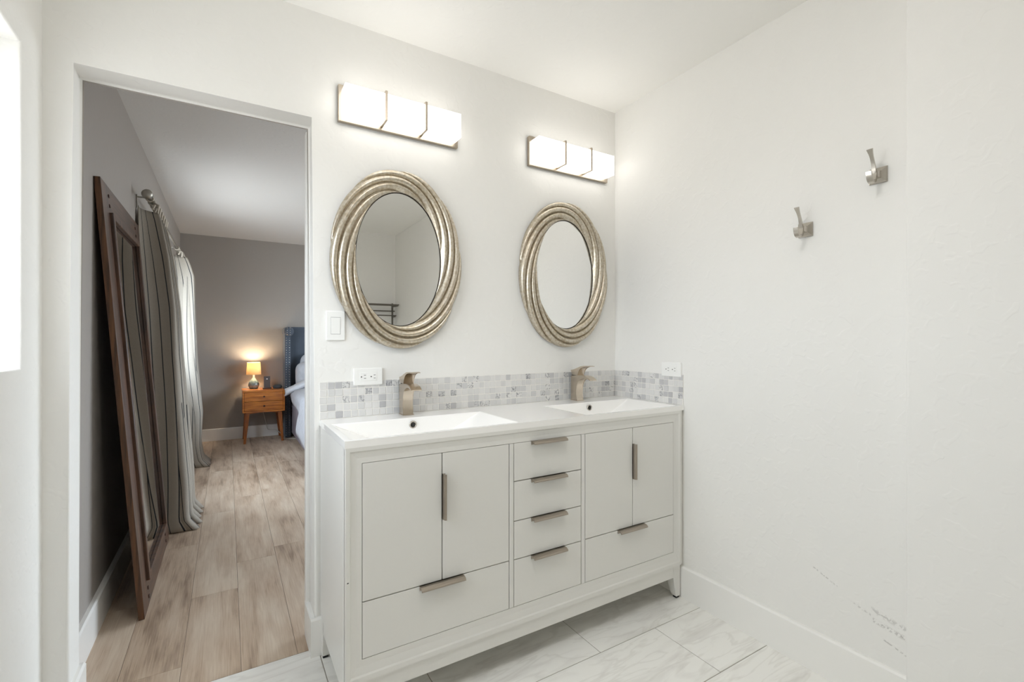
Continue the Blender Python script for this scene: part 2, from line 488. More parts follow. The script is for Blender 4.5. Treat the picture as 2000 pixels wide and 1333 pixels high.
# laminate planks running away from the doorway
random.seed(11)
bm = bmesh.new(); lay = bm.loops.layers.float_color.new('rnd')
box(bm, XL, XB, 0.042, YB, -0.03, -0.0015, mi=1)
c = -4
x = -1.594 - 0.1868 * 4
while x < XB:
    y = 0.042 - random.random() * 1.1
    if -1.80 < x < -1.75: y = 0.042 - 0.25
    while y < YB:
        xa, xb, ya, yb = max(x + .0006, XL), min(x + .1868 - .0006, XB), max(y + .0002, 0.042), min(y + 1.22 - .0002, YB)
        if xb - xa > .004 and yb - ya > .01:
            rbox(bm, xa, xb, ya, yb, -0.010, 0.0, (random.random(), random.random(), random.random()), lay, 0.0007)
        y += 1.22
    x += 0.1868
structure('floor_bedroom', bm, [m_plank, m_seam])

# baseboards: a board with a thin bevelled top edge
def board_y(name, x_wall, sgn, y0, y1, h=0.1433, t=0.016):
    bm = bmesh.new()
    prism(bm, [(x_wall, 0), (x_wall + sgn * t, 0), (x_wall + sgn * t, h - 0.006), (x_wall + sgn * (t - 0.006), h), (x_wall, h)], 'y', y0, y1)
    return structure(name, bm, m_trim)
def board_x(name, y_wall, sgn, x0, x1, h=0.1433, t=0.016):
    bm = bmesh.new()
    prism(bm, [(y_wall, 0), (y_wall + sgn * t, 0), (y_wall + sgn * t, h - 0.006), (y_wall + sgn * (t - 0.006), h), (y_wall, h)], 'x', x0, x1)
    return structure(name, bm, m_trim)
board_y('baseboard_right', 0.0, -1, -1.33, -0.004)
board_y('baseboard_right_near', XJ, -1, YR, -1.33)
board_x('baseboard_back', 0.0, -1, DX1 - 0.016, -1.49)
board_y('baseboard_doorway_right', DX1, -1, 0.0, TH + 0.03)
board_y('baseboard_doorway_left', DX0, 1, -0.012, TH)
board_x('baseboard_back_left', 0.0, -1, XL, DX0 + 0.016)
board_y('baseboard_bedroom_left', XL, 1, TH, YB, t=0.020)
board_x('baseboard_bedroom_far', YB, -1, XL, XB)
board_y('baseboard_left', XL, 1, YR, 0.0)
board_x('baseboard_rear', YR, 1, XL, XJ)

# white sliding door parked behind the partition, only its edge shows in the doorway
bm = bmesh.new(); box(bm, DX1 - 0.014, -0.80, TH + 0.006, TH + 0.044, 0.012, 2.036, 0.002)
structure('door_1', bm, m_trim)

# windows
def window(name, hole, xg, mg=m_glass):
    ya, yb, za, zb = hole
    bm = bmesh.new()
    w = 0.045
    for (a, b, c, d) in ((ya, yb, za, za + w), (ya, yb, zb - w, zb), (ya, ya + w, za + w, zb - w), (yb - w, yb, za + w, zb - w), ((ya + yb) / 2 - .02, (ya + yb) / 2 + .02, za + w, zb - w)):
        box(bm, xg - 0.03, xg + 0.02, a, b, c, d, 0.003)
    f = structure(name, bm, m_vinyl)
    p = obj('window_pane', bx(xg - 0.006, xg, ya + w, yb - w, za + w, zb - w), mg, None)
    mw = p.matrix_world.copy(); p.parent = f; p.location = Vector(p.location) - Vector(f.location)
    p['kind'] = 'structure'
window('window_1', WB, XL - 0.11, m_glass_tint)
window('window_2', WD, XL - 0.11)
window('added_window_3', WR, XB + 0.07)  # added window, lets extra daylight into the bedroom

# ------------------------------------------------------------------ vanity cabinet
VX0, VX1 = -1.5215, -0.020
YF = -0.4543
van = thing('vanity_cabinet', (-0.77, -0.22, 0), 'long white double vanity cabinet with two door pairs, six drawers and nickel edge pulls', 'cabinet')
bm = bmesh.new()
box(bm, VX0, VX0 + 0.018, -0.440, -0.012, 0.155, 0.871)
box(bm, VX1 - 0.018, VX1, -0.440, -0.012, 0.155, 0.871)
box(bm, VX0 + .018, VX1 - .018, -0.440, -0.012, 0.155, 0.173)
box(bm, VX0 + .018, VX1 - .018, -0.024, -0.012, 0.173, 0.871)
box(bm, VX0 + .018, VX1 - .018, -0.4360, -0.4315, 0.173, 0.871)
obj('cabinet_body', bm, m_cab, van)
# mitred picture-frame face frame
OX0, OX1, OZ0, OZ1 = -1.4732, -0.0704, 0.2212, 0.821
bm = bmesh.new()
prof = [(0.0, -0.436), (0.0, -0.4575), (0.012, -0.4575), (0.016, -0.4545), (0.034, -0.4520), (0.050, -0.4530), (0.050, -0.436)]
def ring(t):   # t = 0 outer .. 0.05 inner
    k = t / 0.05
    return (VX0 + (OX0 - VX0) * k, VX1 + (OX1 - VX1) * k, 0.155 + (OZ0 - 0.155) * k, 0.871 + (OZ1 - 0.871) * k)
rows = []
for t, y in prof:
    a, b, c, d = ring(t)
    rows.append([bm.verts.new(p) for p in ((a, y, c), (b, y, c), (b, y, d), (a, y, d))])
for i in range(len(rows)):
    A, B = rows[i], rows[(i + 1) % len(rows)]
    for j in range(4): bm.faces.new((A[j], A[(j + 1) % 4], B[(j + 1) % 4], B[j]))
obj('face_frame', bm, m_cab, van)
for (a, b) in ((-0.9498, -0.9306), (-0.6145, -0.5953)):
    obj('divider_stile', bx(a + .0012, b - .0012, -0.4538, -0.436, OZ0 + .0012, OZ1 - .0012, bev=0.0006, seg=1), m_cab, van)
G = 0.0018
def front(name, a, b, c, d):
    return obj(name, bx(a + G, b - G, YF + .0010, -0.4375, c + G, d - G, bev=0.0009, seg=2), m_cab, van)
def pull_h(par, xc, ztop, L=0.156):
    """edge pull: plate folded over the top of a drawer front, projecting with a rolled lip"""
    bm = bmesh.new(); z = ztop
    prism(bm, [(-0.4400, z - .0002), (-0.4400, z - .0016), (-0.4560, z - .0018), (-0.4660, z - .0036), (-0.4735, z - .0078), (-0.4745, z - .0115), (-0.4775, z - .0115), (-0.4772, z - .0070),
               (-0.4745, z - .0038), (-0.4665, z - .0004), (-0.4560, z - .0002)], 'x', xc - L / 2, xc + L / 2)
    box(bm, xc - L / 2, xc + L / 2, -0.4556, -0.4540, z - 0.014, z - 0.0017)
    return obj('handle', bm, m_pull, par, label='brushed nickel edge pull')
def pull_v(par, x, z0, z1):
    bm = bmesh.new()
    prism(bm, [(x + .0002, -0.4400), (x + .0015, -0.4400), (x + .0016, -0.4555), (x + .0026, -0.4635), (x + .0056, -0.4690), (x + .0085, -0.4700), (x + .0085, -0.4728), (x + .0048, -0.4722),
               (x + .0020, -0.4700), (x + .0004, -0.4640), (x + .0002, -0.4560)], 'z', z0, z1)
    box(bm, x + 0.0016, x + 0.0095, -0.4556, -0.4540, z0, z1)
    return obj('handle', bm, m_pull, par, label='upright brushed nickel edge pull')
ZS = 0.3955                                     # top of the two wide bottom drawers
front('door', -1.4732, -1.2106, ZS, OZ1)
pull_v(front('door', -1.2106, -0.9498, ZS, OZ1), -1.2106 + .0004, 0.5985, 0.7500)
front('door', -0.5953, -0.3302, ZS, OZ1)
pull_v(front('door', -0.3302, -0.0704, ZS, OZ1), -0.3302 + .0004, 0.5985, 0.7500)
pull_h(front('drawer', -1.4732, -0.9498, OZ0, ZS), -1.2115, ZS)
pull_h(front('drawer', -0.5953, -0.0704, OZ0, ZS), -0.3400, ZS)
zz = [OZ1, 0.6798, 0.5345, 0.3938, OZ0]
for a, b in zip(zz, zz[1:]):
    pull_h(front('drawer', -0.9306, -0.6145, b, a), -0.7765, a)
# plinth rails and tapered bracket feet
obj('plinth_rail', bx(VX0 + 0.045, VX1 - 0.045, -0.4500, -0.432, 0.1010, 0.1525, bev=0.001), m_cab, van)
obj('plinth_rail', bx(VX0 + 0.002, VX0 + 0.020, -0.405, -0.055, 0.1030, 0.1525, bev=0.001), m_cab, van)
obj('plinth_rail', bx(VX1 - 0.020, VX1 - 0.002, -0.405, -0.055, 0.1030, 0.1525, bev=0.001), m_cab, van)
for sx in (-1, 1):
    for sy in (-1, 1):
        x_o = VX0 + 0.002 if sx < 0 else VX1 - 0.002
        y_o = -0.4500 if sy < 0 else -0.016
        dx, dy = -sx, -sy
        bm = bmesh.new()
        def sec(z, w): 
            return [bm.verts.new(p) for p in ((x_o, y_o, z), (x_o + dx * w, y_o, z), (x_o + dx * w, y_o + dy * w, z), (x_o, y_o + dy * w, z))]
        R = [sec(z, w) for z, w in ((0.1525, 0.046), (0.101, 0.045), (0.060, 0.038), (0.022, 0.030), (0.010, 0.025))]
        for A, B in zip(R, R[1:]):
            for j in range(4): bm.faces.new((A[j], A[(j + 1) % 4], B[(j + 1) % 4], B[j]))
        bm.faces.new(R[0]); bm.faces.new(R[-1][::-1])
        L = obj('leg', bm, m_cab, van)
        bm = bmesh.new(); box(bm, min(x_o + dx * .003, x_o + dx * .022), max(x_o + dx * .003, x_o + dx * .022), min(y_o + dy * .003, y_o + dy * .022), max(y_o + dy * .003, y_o + dy * .022), 0.0, 0.010)
        obj('foot_pad', bm, m_black, L, label='black foot pad')
obj('filler_strip', bx(VX1, -0.0020, -0.447, -0.03, 0.153, 0.871), m_cab, van)
# chip in the paint on the front left edge
bm = bmesh.new(); prism(bm, [(-1.5190, .4665), (-1.5150, .4650), (-1.5118, .4678), (-1.5150, .4690)], 'y', -0.45765, -0.4574)
obj('paint_chip', bm, m_slot, van, label='dark chip in the white paint')

# ------------------------------------------------------------------ sink top with two trough basins
top = thing('sink_top', (-0.7635, -0.2287, 0.871), 'glossy white one-piece sink top with two sloped rectangular basins on the vanity', 'sink')
TX0, TX1, TY0, TY1, TZ0, TZ1 = -1.524, -0.003, -0.4573, -0.0005, 0.871, 0.893
bm = bmesh.new()
BAS = [(-1.203, 0.300), (-0.306, 0.268)]
YBK, YFR = -0.135, -0.436
def v(x, y, z): return bm.verts.new((x, y, z))
xs = [TX0]
for c, h in BAS: xs += [c - h, c + h]
xs.append(TX1)
ys = [TY0, YFR, YBK, TY1]
gv = {(i, j): v(x, y, TZ1) for i, x in enumerate(xs) for j, y in enumerate(ys)}
for i in range(5):
    for j in range(3):
        if j == 1 and i in (1, 3): continue
        bm.faces.new((gv[i, j], gv[i + 1, j], gv[i + 1, j + 1], gv[i, j + 1]))
for bi, (c, h) in enumerate(BAS):
    i = 1 + 2 * bi
    zb = 0.805
    lo = [v(c - h + 0.19, YFR + 0.022, zb), v(c + h - 0.19, YFR + 0.022, zb), v(c + h - 0.19, YBK - 0.020, zb), v(c - h + 0.19, YBK - 0.020, zb)]
    hi = [gv[i, 1], gv[i + 1, 1], gv[i + 1, 2], gv[i, 2]]
    for j in range(4): bm.faces.new((hi[j], hi[(j + 1) % 4], lo[(j + 1) % 4], lo[j]))
    bm.faces.new(lo)
# soften rim and basin creases, then close the slab edges
es = [e for e in bm.edges if len(e.link_faces) == 2 and e.link_faces[0].normal.length >= 0 and not all(abs(q.co.z - TZ1) < 1e-6 and (abs(q.co.y - TY0) < 1e-6 or abs(q.co.y - TY1) < 1e-6) for q in e.verts)]
bm.normal_update()
es = [e for e in es if abs(e.link_faces[0].normal.dot(e.link_faces[1].normal)) < 0.999]
bmesh.ops.bevel(bm, geom=es, offset=0.004, segments=3, affect='EDGES', profile=0.5)
bm.normal_update()
bd = [e for e in bm.edges if len(e.link_faces) == 1]
r = bmesh.ops.extrude_edge_only(bm, edges=bd)
for q in [g for g in r['geom'] if isinstance(g, bmesh.types.BMVert)]: q.co.z = TZ0
bs = obj('basin_slab', bm, m_sink, top, smooth=True, auto=50)
wn = bs.modifiers.new('weighted', 'WEIGHTED_NORMAL'); wn.keep_sharp = True; wn.weight = 100
for c, h in BAS:
    yb_ = YBK - 0.0075
    bm = bmesh.new()
    pts = [(c + 0.0125 * math.cos(a * PI / 14), 0.8665 + 0.0125 * math.sin(a * PI / 14)) for a in range(28)]
    tube(bm, [(x, yb_ - 0.0005, z) for x, z in pts], 0.0028, 8, closed=True)
    rg = obj('overflow_ring', bm, m_satin, top, smooth=True, label='chrome overflow ring')
    bm = bmesh.new(); lathe(bm, [(0.0001, yb_ - 0.0012), (0.0112, yb_ - 0.0012), (0.0112, yb_ + 0.002), (0.0001, yb_ + 0.002)], c, 0.8665, 24, 'y')
    obj('overflow_hole', bm, m_slot, rg)
    bm = bmesh.new(); lathe(bm, [(0.0001, 0.8085), (0.026, 0.8085), (0.030, 0.8055), (0.030, 0.8052), (0.0001, 0.8052)], c, -0.285, 28)
    obj('drain_cap', bm, m_satin, top, smooth=True, auto=40)

# ------------------------------------------------------------------ faucets
def make_faucet(cx, label):
    f = thing('waterfall_faucet', (cx, -0.05, 0.893), label, 'faucet', 'faucets on the sink top')
    hw = 0.0215
    bm = bmesh.new()
    P = [(-0.0233, 0.893), (-0.0233, 1.0173), (-0.06, 1.0205), (-0.10, 1.0228), (-0.128, 1.0215), (-0.148, 1.0165), (-0.1605, 1.0112), (-0.1714, 1.0040), (-0.1690, 1.0005),
         (-0.155, 1.0068), (-0.138, 1.0110), (-0.120, 1.0105), (-0.103, 1.0060), (-0.088, 0.9985), (-0.0770, 0.9875), (-0.0700, 0.972), (-0.0665, 0.950), (-0.0660, 0.925), (-0.0690, 0.905), (-0.0735, 0.893)]
    prism(bm, P, 'x', cx - hw, cx + hw)
    bmesh.ops.bevel(bm, geom=[e for e in bm.edges if abs(e.verts[0].co.x - e.verts[1].co.x) < 1e-6], offset=0.0014, segments=2, affect='EDGES')
    obj('body', bm, m_nickel, f, smooth=True, auto=30)
    obj('base_plate', bx(cx - hw - .002, cx + hw + .002, -0.0765, -0.0210, 0.893, 0.8965, bev=.001), m_nickel, f)
    obj('neck', bx(cx - hw + .004, cx + hw - .004, -0.058, -0.027, 1.0165, 1.0235), m_black, f)
    bm = bmesh.new()
    L = [(-0.0215, 1.0462), (-0.045, 1.0500), (-0.0640, 1.0545), (-0.080, 1.0615), (-0.0968, 1.0675), (-0.120, 1.0712), (-0.140, 1.0718), (-0.1568, 1.0705), (-0.1562, 1.0678),
         (-0.138, 1.0675), (-0.120, 1.0655), (-0.104, 1.0605), (-0.092, 1.0525), (-0.0835, 1.0420), (-0.0780, 1.0300), (-0.0760, 1.0215), (-0.033, 1.0225), (-0.0265, 1.0330)]
    prism(bm, L, 'x', cx - hw, cx + hw)
    bmesh.ops.bevel(bm, geom=[e for e in bm.edges if abs(e.verts[0].co.x - e.verts[1].co.x) < 1e-6], offset=0.0012, segments=2, affect='EDGES')
    obj('lever', bm, m_nickel, f, smooth=True, auto=30)
    return f
fa = make_faucet(-1.198, 'brushed nickel waterfall faucet at the left basin, nearer the outlet by the doorway')
dup(fa, (-0.306, -0.05, 0.893), 'brushed nickel waterfall faucet at the right basin, in the corner by the right wall')

# ------------------------------------------------------------------ mosaic backsplash
def splash(name, along, a0, a1, label):
    random.seed(7 if along == 'x' else 9)
    bm = bmesh.new(); lay = bm.loops.layers.float_color.new('rnd')
    z0, z1 = 0.8935, 1.0355
    P = 0.0284
    if along == 'x': box(bm, a0, a1, -0.0040, 0, z0, z1, mi=1)
    else: box(bm, -0.0040, 0, a0, a1, z0, z1, mi=1)
    rows = 5
    for r in range(rows):
        zb = z1 - P * (r + 1); zt = z1 - P * r
        zb = max(zb, z0)
        if zt - zb < 0.006: continue
        n = int((a1 - a0) / P) + 2
        shift = random.uniform(-.0030, .0030); jit = [random.uniform(-.0016, .0016) for _ in range(n + 2)]
        for c in range(n):
            a = a0 + c * P + shift + jit[c]; b = a0 + (c + 1) * P + shift + jit[c + 1]
            j = lambda s=.0008: random.uniform(-s, s)
            A, Bb = max(a0, a + .0010 + j()), min(a1, b - .0010 + j())
            if Bb - A < .004: continue
            za, zc = zb + .0010 + abs(j()), zt - .0010 - abs(j())
            rv = random.random() ** 0.75
            col = (rv, random.random(), random.random())
            th = 0.0052 + j(.0006)
            if along == 'x': rbox(bm, A, Bb, -th, -0.003, za, zc, col, lay, .0014)
            else: rbox(bm, -th, -0.003, A, Bb, za, zc, col, lay, .0014)
    o = obj(name, bm, [m_mosaic, m_mgrout])
    return setk(o, label, 'backsplash')
splash('tile_backsplash', 'x', -1.5235, -0.0068, 'long pale marble mosaic backsplash on the wall behind both faucets')
splash('tile_backsplash', 'y', -0.4530, -0.0002, 'short marble mosaic side splash on the right wall under the outlet')

# ------------------------------------------------------------------ outlets and switch
def outlet(label, place):
    """place(u, v, d) -> world: u along the wall, v up, d out from the wall"""
    o = thing('wall_outlet', place(0, 0, 0), label, 'outlet', 'duplex outlets above the backsplash')
    def pb(u0, u1, v0, v1, d0, d1, bev=0):
        a, b = Vector(place(u0, v0, d0)), Vector(place(u1, v1, d1))
        lo = [min(a[i], b[i]) for i in range(3)]; hi = [max(a[i], b[i]) for i in range(3)]
        return bx(lo[0], hi[0], lo[1], hi[1], lo[2], hi[2], bev=bev)
    obj('plate', pb(-.0572, .0572, -.0340, .0340, 0.0, 0.0105, .0028), m_plastic, o)
    rc = obj('receptacle', pb(-.0330, .0330, -.0165, .0165, .0095, .0118, .0007), m_plastic, o)
    for s in (-1, 1):
        c = s * 0.0190 + .002
        for v_ in (-.0062, .0062):
            obj('slot', pb(c - .0005, c + .0070, v_ - .0009, v_ + .0009, .0112, .0122), m_slot, rc)
        a = Vector(place(c - .0105, 0, .0112)); 
        obj('ground_hole', pb(c - .0128, c - .0082, -.0022, .0022, .0112, .0122, .0009), m_slot, rc)
    for s in (-1, 1):
        obj('screw', pb(s * .0480 - .0022, s * .0480 + .0022, -.0022, .0022, .0100, .0109, .0004), m_plastic, o)
outlet('white duplex outlet on the back wall, beside the left faucet', lambda u, v_, d: (-1.3413 + u, -d, 1.0510 + v_))
outlet('white duplex outlet on the right wall above the side splash', lambda u, v_, d: (-d, -0.3878 - u, 1.0580 + v_))
sw = thing('light_switch', (-1.4656, 0, 1.2532), 'white rocker light switch between the doorway and the left oval mirror', 'light switch')
obj('plate', bx(-1.5006, -1.4306, -0.0075, 0, 1.1960, 1.3103, bev=.0028), m_plastic, sw)
bm = bmesh.new(); prism(bm, [(-0.0070, 1.2225), (-0.0082, 1.2225), (-0.0105, 1.2840), (-0.0070, 1.2840)], 'x', -1.4822, -1.4490)
obj('rocker', bm, m_plastic, sw)
bm = bmesh.new()
for z in (1.2195, 1.2845): box(bm, -1.4830, -1.4482, -0.0079, -0.0070, z, z + .0018)
for x in (-1.4838, -1.4488): box(bm, x, x + .0012, -0.0079, -0.0070, 1.2195, 1.2863)
obj('rocker_gap', bm, pmat('grey_gap', lin(186, 186, 185), 0.7), sw)

# ------------------------------------------------------------------ vanity lights
def make_light(x0, label):
    g = thing('vanity_light', (x0 + 0.252, 0, 2.115), label, 'wall light', 'bar lights above the mirrors')
    obj('back_plate', bx(x0, x0 + 0.504, -0.020, 0, 2.0450, 2.1865, bev=.0015), m_plate, g)
    bm = bmesh.new(); box(bm, x0 + 0.0125, x0 + 0.4895, -0.0850, -0.020, 2.0635, 2.1650, 0.0015)
    obj('diffuser', bm, m_glow, g, label='glowing frosted diffuser')
    for xc in (x0 + 0.1665, x0 + 0.3310):
        bm = bmesh.new()
        w = 0.0045
        box(bm, xc - w, xc + w, -0.0935, -0.0865, 2.0560, 2.1725, .0008)
        box(bm, xc - w, xc + w, -0.0865, -0.0195, 2.0560, 2.0620, .0008)
        box(bm, xc - w, xc + w, -0.0865, -0.0195, 2.1668, 2.1725, .0008)
        obj('clip_bar', bm, m_plate, g)
    return g
l1 = make_light(-1.4583, 'three-panel nickel vanity light on the wall above the left oval mirror')
dup(l1, (-0.578 + 0.252, 0, 2.115), 'three-panel nickel vanity light above the right oval mirror, next to the corner')

# ------------------------------------------------------------------ oval mirrors with a twisted frame
def make_oval(cx, cz, label):
    o = thing('oval_mirror', (cx, 0, cz), label, 'mirror', 'oval mirrors above the vanity')
    NU, NV = 440, 76
    ao, bo, ai, bi = 0.2735, 0.3665, 0.1800, 0.2760
    NS, K = 9, 3.15
    def P(i, j):
        th = -2 * PI * i / NU            # clockwise seen from the room
        v_ = j / (NV - 1)
        ph = NS * (i / NU) - K * v_ + 0.35
        fr = ph - math.floor(ph)
        ridge = math.sqrt(max(0.0, 1 - (2 * fr - 1) ** 2 * 0.995))
        env = math.sqrt(max(0.0, 1 - (2 * v_ - 1) ** 2 * 0.93))
        dep = 0.004 + 0.014 * env + 0.0215 * ridge * (0.45 + 0.55 * env)
        if j == 0 or j == NV - 1: dep = 0.0 if j == 0 else 0.004
        sc = 0.0060 * (ridge - 0.6) * (1 - v_)
        a = ao + sc + (ai - ao) * v_; b = bo + sc + (bi - bo) * v_
        return (cx + a * math.cos(th), -dep, cz + b * math.sin(th))
    bm = bmesh.new(); grid(bm, NU, NV, P, close_u=True)
    obj('twisted_frame', bm, m_frame, o, smooth=True)
    bm = bmesh.new()
    N = 96
    A = [bm.verts.new((cx + 0.184 * math.cos(2 * PI * k / N), -0.0090, cz + 0.280 * math.sin(2 * PI * k / N))) for k in range(N)]
    B = [bm.verts.new((cx + 0.184 * math.cos(2 * PI * k / N), -0.0050, cz + 0.280 * math.sin(2 * PI * k / N))) for k in range(N)]
    bm.faces.new(A); bm.faces.new(B[::-1])
    for k in range(N): bm.faces.new((A[k], A[(k + 1) % N], B[(k + 1) % N], B[k]))
    obj('mirror_glass', bm, m_mirror, o)
    bm = bmesh.new()
    tube(bm, [(cx + 0.1795 * math.cos(2 * PI * k / N), -0.0100, cz + 0.2755 * math.sin(2 * PI * k / N)) for k in range(N)], 0.0022, 6, closed=True)
    obj('inner_rim', bm, m_dark_edge, o, smooth=True)
    return o
o1 = make_oval(-1.2125, 1.5310, 'oval mirror in a twisted antique silver frame above the left faucet')
dup(o1, (-0.3520, 0, 1.5310), 'oval mirror in a twisted antique silver frame above the right faucet')

# ------------------------------------------------------------------ double robe hooks on the right wall
def make_hook(yc, zc, label):
    h = thing('robe_hook', (0, yc, zc), label, 'hook', 'double hooks on the right wall')
    bm = bmesh.new()
    a = 0.0255
    R = []
    for d, s in ((0, a), (0.004, a), (0.0055, a - .003), (0.0120, .012), (0.030, .0085)):
        R.append([bm.verts.new((-d, yc + sy * s, zc + sz * s)) for sy, sz in ((-1, -1), (1, -1), (1, 1), (-1, 1))])
    for A, B in zip(R, R[1:]):
        for j in range(4): bm.faces.new((A[j], A[(j + 1) % 4], B[(j + 1) % 4], B[j]))
    bm.faces.new(R[0]); bm.faces.new(R[-1])
    obj('back_plate', bm, m_satin, h)
    def ribbon(path):    # path: (d, dz, width, thickness)
        bm = bmesh.new(); rows = []
        def cr(i, t_):
            P4 = [path[max(0, min(len(path) - 1, i + k_))] for k_ in (-1, 0, 1, 2)]
            return tuple(0.5 * (2 * P4[1][c] + (P4[2][c] - P4[0][c]) * t_ + (2 * P4[0][c] - 5 * P4[1][c] + 4 * P4[2][c] - P4[3][c]) * t_ ** 2 + (3 * P4[1][c] - P4[0][c] - 3 * P4[2][c] + P4[3][c]) * t_ ** 3) for c in range(4))
        path = [cr(i, t_ / 5) for i in range(len(path) - 1) for t_ in range(5)] + [path[-1]]
        n = len(path)
        for i, (d, z, w, t) in enumerate(path):
            p0 = path[max(i - 1, 0)]; p1 = path[min(i + 1, n - 1)]
            tx, tz = p1[0] - p0[0], p1[1] - p0[1]; L = math.hypot(tx, tz) or 1
            nx, nz = -tz / L * t, tx / L * t
            rows.append([bm.verts.new((-(d + sx * nx), yc + sy * w, zc + z + sx * nz)) for sx, sy in ((-1, -1), (-1, 1), (1, 1), (1, -1))])
        for A, B in zip(rows, rows[1:]):
            for j in range(4): bm.faces.new((A[j], A[(j + 1) % 4], B[(j + 1) % 4], B[j]))
        bm.faces.new(rows[0]); bm.faces.new(rows[-1])
        return bm
    obj('upper_prong', ribbon([(0.026, -0.010, .0062, .0040), (0.031, 0.006, .0060, .0040), (0.036, 0.022, .0052, .0036), (0.043, 0.040, .0046, .0032), (0.052, 0.056, .0052, .0030), (0.060, 0.068, .0072, .0026), (0.064, 0.074, .0088, .0022)]), m_satin, h, smooth=True, auto=35)
    obj('lower_hook', ribbon([(0.028, 0.006, .0070, .0050), (0.031, -0.008, .0074, .0050), (0.036, -0.020, .0076, .0046), (0.044, -0.0275, .0078, .0042), (0.054, -0.0285, .0078, .0038), (0.063, -0.0215, .0078, .0034), (0.068, -0.010, .0078, .0032), (0.070, 0.001, .0080, .0030)]), m_satin, h, smooth=True, auto=35)
    return h
h1 = make_hook(-0.9955, 1.6030, 'nickel double robe hook on the right wall, the lower one nearer the vanity')
dup(h1, (0, -1.2215, 1.7350), 'nickel double robe hook on the right wall, the upper one nearer the outside corner')

# ------------------------------------------------------------------ towel rack on the rear wall (seen in the left oval mirror)
t = thing('towel_rack', (-0.45, YR, 1.40), 'grey metal rail towel rack on the rear wall, reflected in the left oval mirror', 'towel rack')
for x in (-0.150, -0.760):
    bm = bmesh.new()
    box(bm, x - .009, x + .009, YR, YR + .012, 1.39, 1.64, .002)
    box(bm, x - .006, x + .006, YR + .012, YR + .215, 1.592, 1.604, .001)
    box(bm, x - .006, x + .006, YR + .012, YR + .115, 1.472, 1.484, .001)
    obj('bracket', bm, m_rack, t)
for (y, z) in ((.210, 1.610), (.145, 1.610), (.080, 1.610), (.110, 1.490), (.05, 1.545)):
    bm = bmesh.new(); tube(bm, [(-0.775, YR + y, z), (-0.135, YR + y, z)], .0068, 12)
    obj('rail', bm, m_rack, t, smooth=True, auto=40)

# unseen flush lamp added on the bathroom ceiling as fill, ahead of the camera
cl = thing('added_ceiling_lamp', (-1.20, -1.22, ZC), 'round white flush fill lamp added out of view', 'ceiling lamp')
bm = bmesh.new(); lathe(bm, [(0.0001, ZC), (0.17, ZC), (0.17, ZC - .02), (0.0001, ZC - .02)], -1.20, -1.22, 40)
obj('lamp_base', bm, m_trim, cl, smooth=True, auto=40)
bm = bmesh.new(); lathe(bm, [(0.0001, ZC - .075), (0.06, ZC - .073), (0.11, ZC - .062), (0.145, ZC - .042), (0.158, ZC - .0205), (0.0001, ZC - .0205)], -1.20, -1.22, 40)
obj('fill_lamp_shade', bm, emit('fill_lamp_glow', (1.0, 0.982, 0.955, 1), FILL_LAMP), cl, smooth=True, auto=60)

# ------------------------------------------------------------------ bedroom: leaning floor mirror
lm = thing('leaning_mirror', (-2.13, 1.14, 0), 'tall floor mirror in a thick dark oak frame leaning on the bedroom wall', 'mirror')
O_ = Vector((-2.126, 0, 0.0022)); UP = Vector((-0.146, 0, 1.87)).normalized(); NR = Vector((UP.z, 0, -UP.x))
MY0, MY1, MH, MT = 0.618, 1.585, 1.876, 0.022
def Lp(u, w, d): p = O_ + UP * w + NR * d; return Vector((p.x, u, p.z))
def lbox(bm, u0, u1, w0, w1, d0, d1, bev=0.0015, mi=0):
    b2 = bmesh.new(); box(b2, u0, u1, w0, w1, d0, d1, bev)
    mp = {}
    for q in b2.verts: mp[q] = bm.verts.new(Lp(q.co.x, q.co.y, q.co.z))
    for f in b2.faces: bm.faces.new([mp[q] for q in f.verts]).material_index = mi
    b2.free()
FWID = 0.128
def lm_part(name, mat, *a, **k):
    bm = bmesh.new(); lbox(bm, *a, **k); return obj(name, bm, mat, lm)
for (a, b, edge) in ((MY0, MY0 + FWID, MY0), (MY1 - FWID, MY1, MY1)):
    bm = bmesh.new(); lbox(bm, a, b, 0, MH, -MT, 0)
    bm.normal_update()
    for f in bm.faces:
        if abs(f.calc_center_median().y - edge) < .0005: f.material_index = 1
    obj('frame_stile', bm, [m_walnut, m_edge], lm)
lm_part('frame_rail', m_walnut_h, MY0 + FWID, MY1 - FWID, 0, 0.118, -MT, -.0005)
lm_part('frame_rail', m_walnut_h, MY0 + FWID, MY1 - FWID, MH - 0.125, MH, -MT, -.0005)
bm = bmesh.new(); q = 0.030
i0, i1, j0, j1 = MY0 + FWID - .006, MY1 - FWID + .006, 0.112, MH - 0.119
for (a, b, c, d) in ((i0, i0 + q, j0, j1), (i1 - q, i1, j0, j1), (i0 + q, i1 - q, j0, j0 + q), (i0 + q, i1 - q, j1 - q, j1)):
    lbox(bm, a, b, c, d, -0.004, 0.014, .004)
obj('inner_moulding', bm, m_walnut, lm)
lm_part('mirror_glass', m_mirror, i0 + .01, i1 - .01, j0 + .01, j1 - .01, -0.012, -0.004, bev=0)
for a in (MY0 + FWID + .012, MY1 - FWID - .012):
    for w in (0.035, 0.075, MH - 0.045, MH - 0.088):
        lm_part('peg', m_dark_wood, a - .007, a + .007, w - .007, w + .007, -0.004, 0.003, bev=.001)

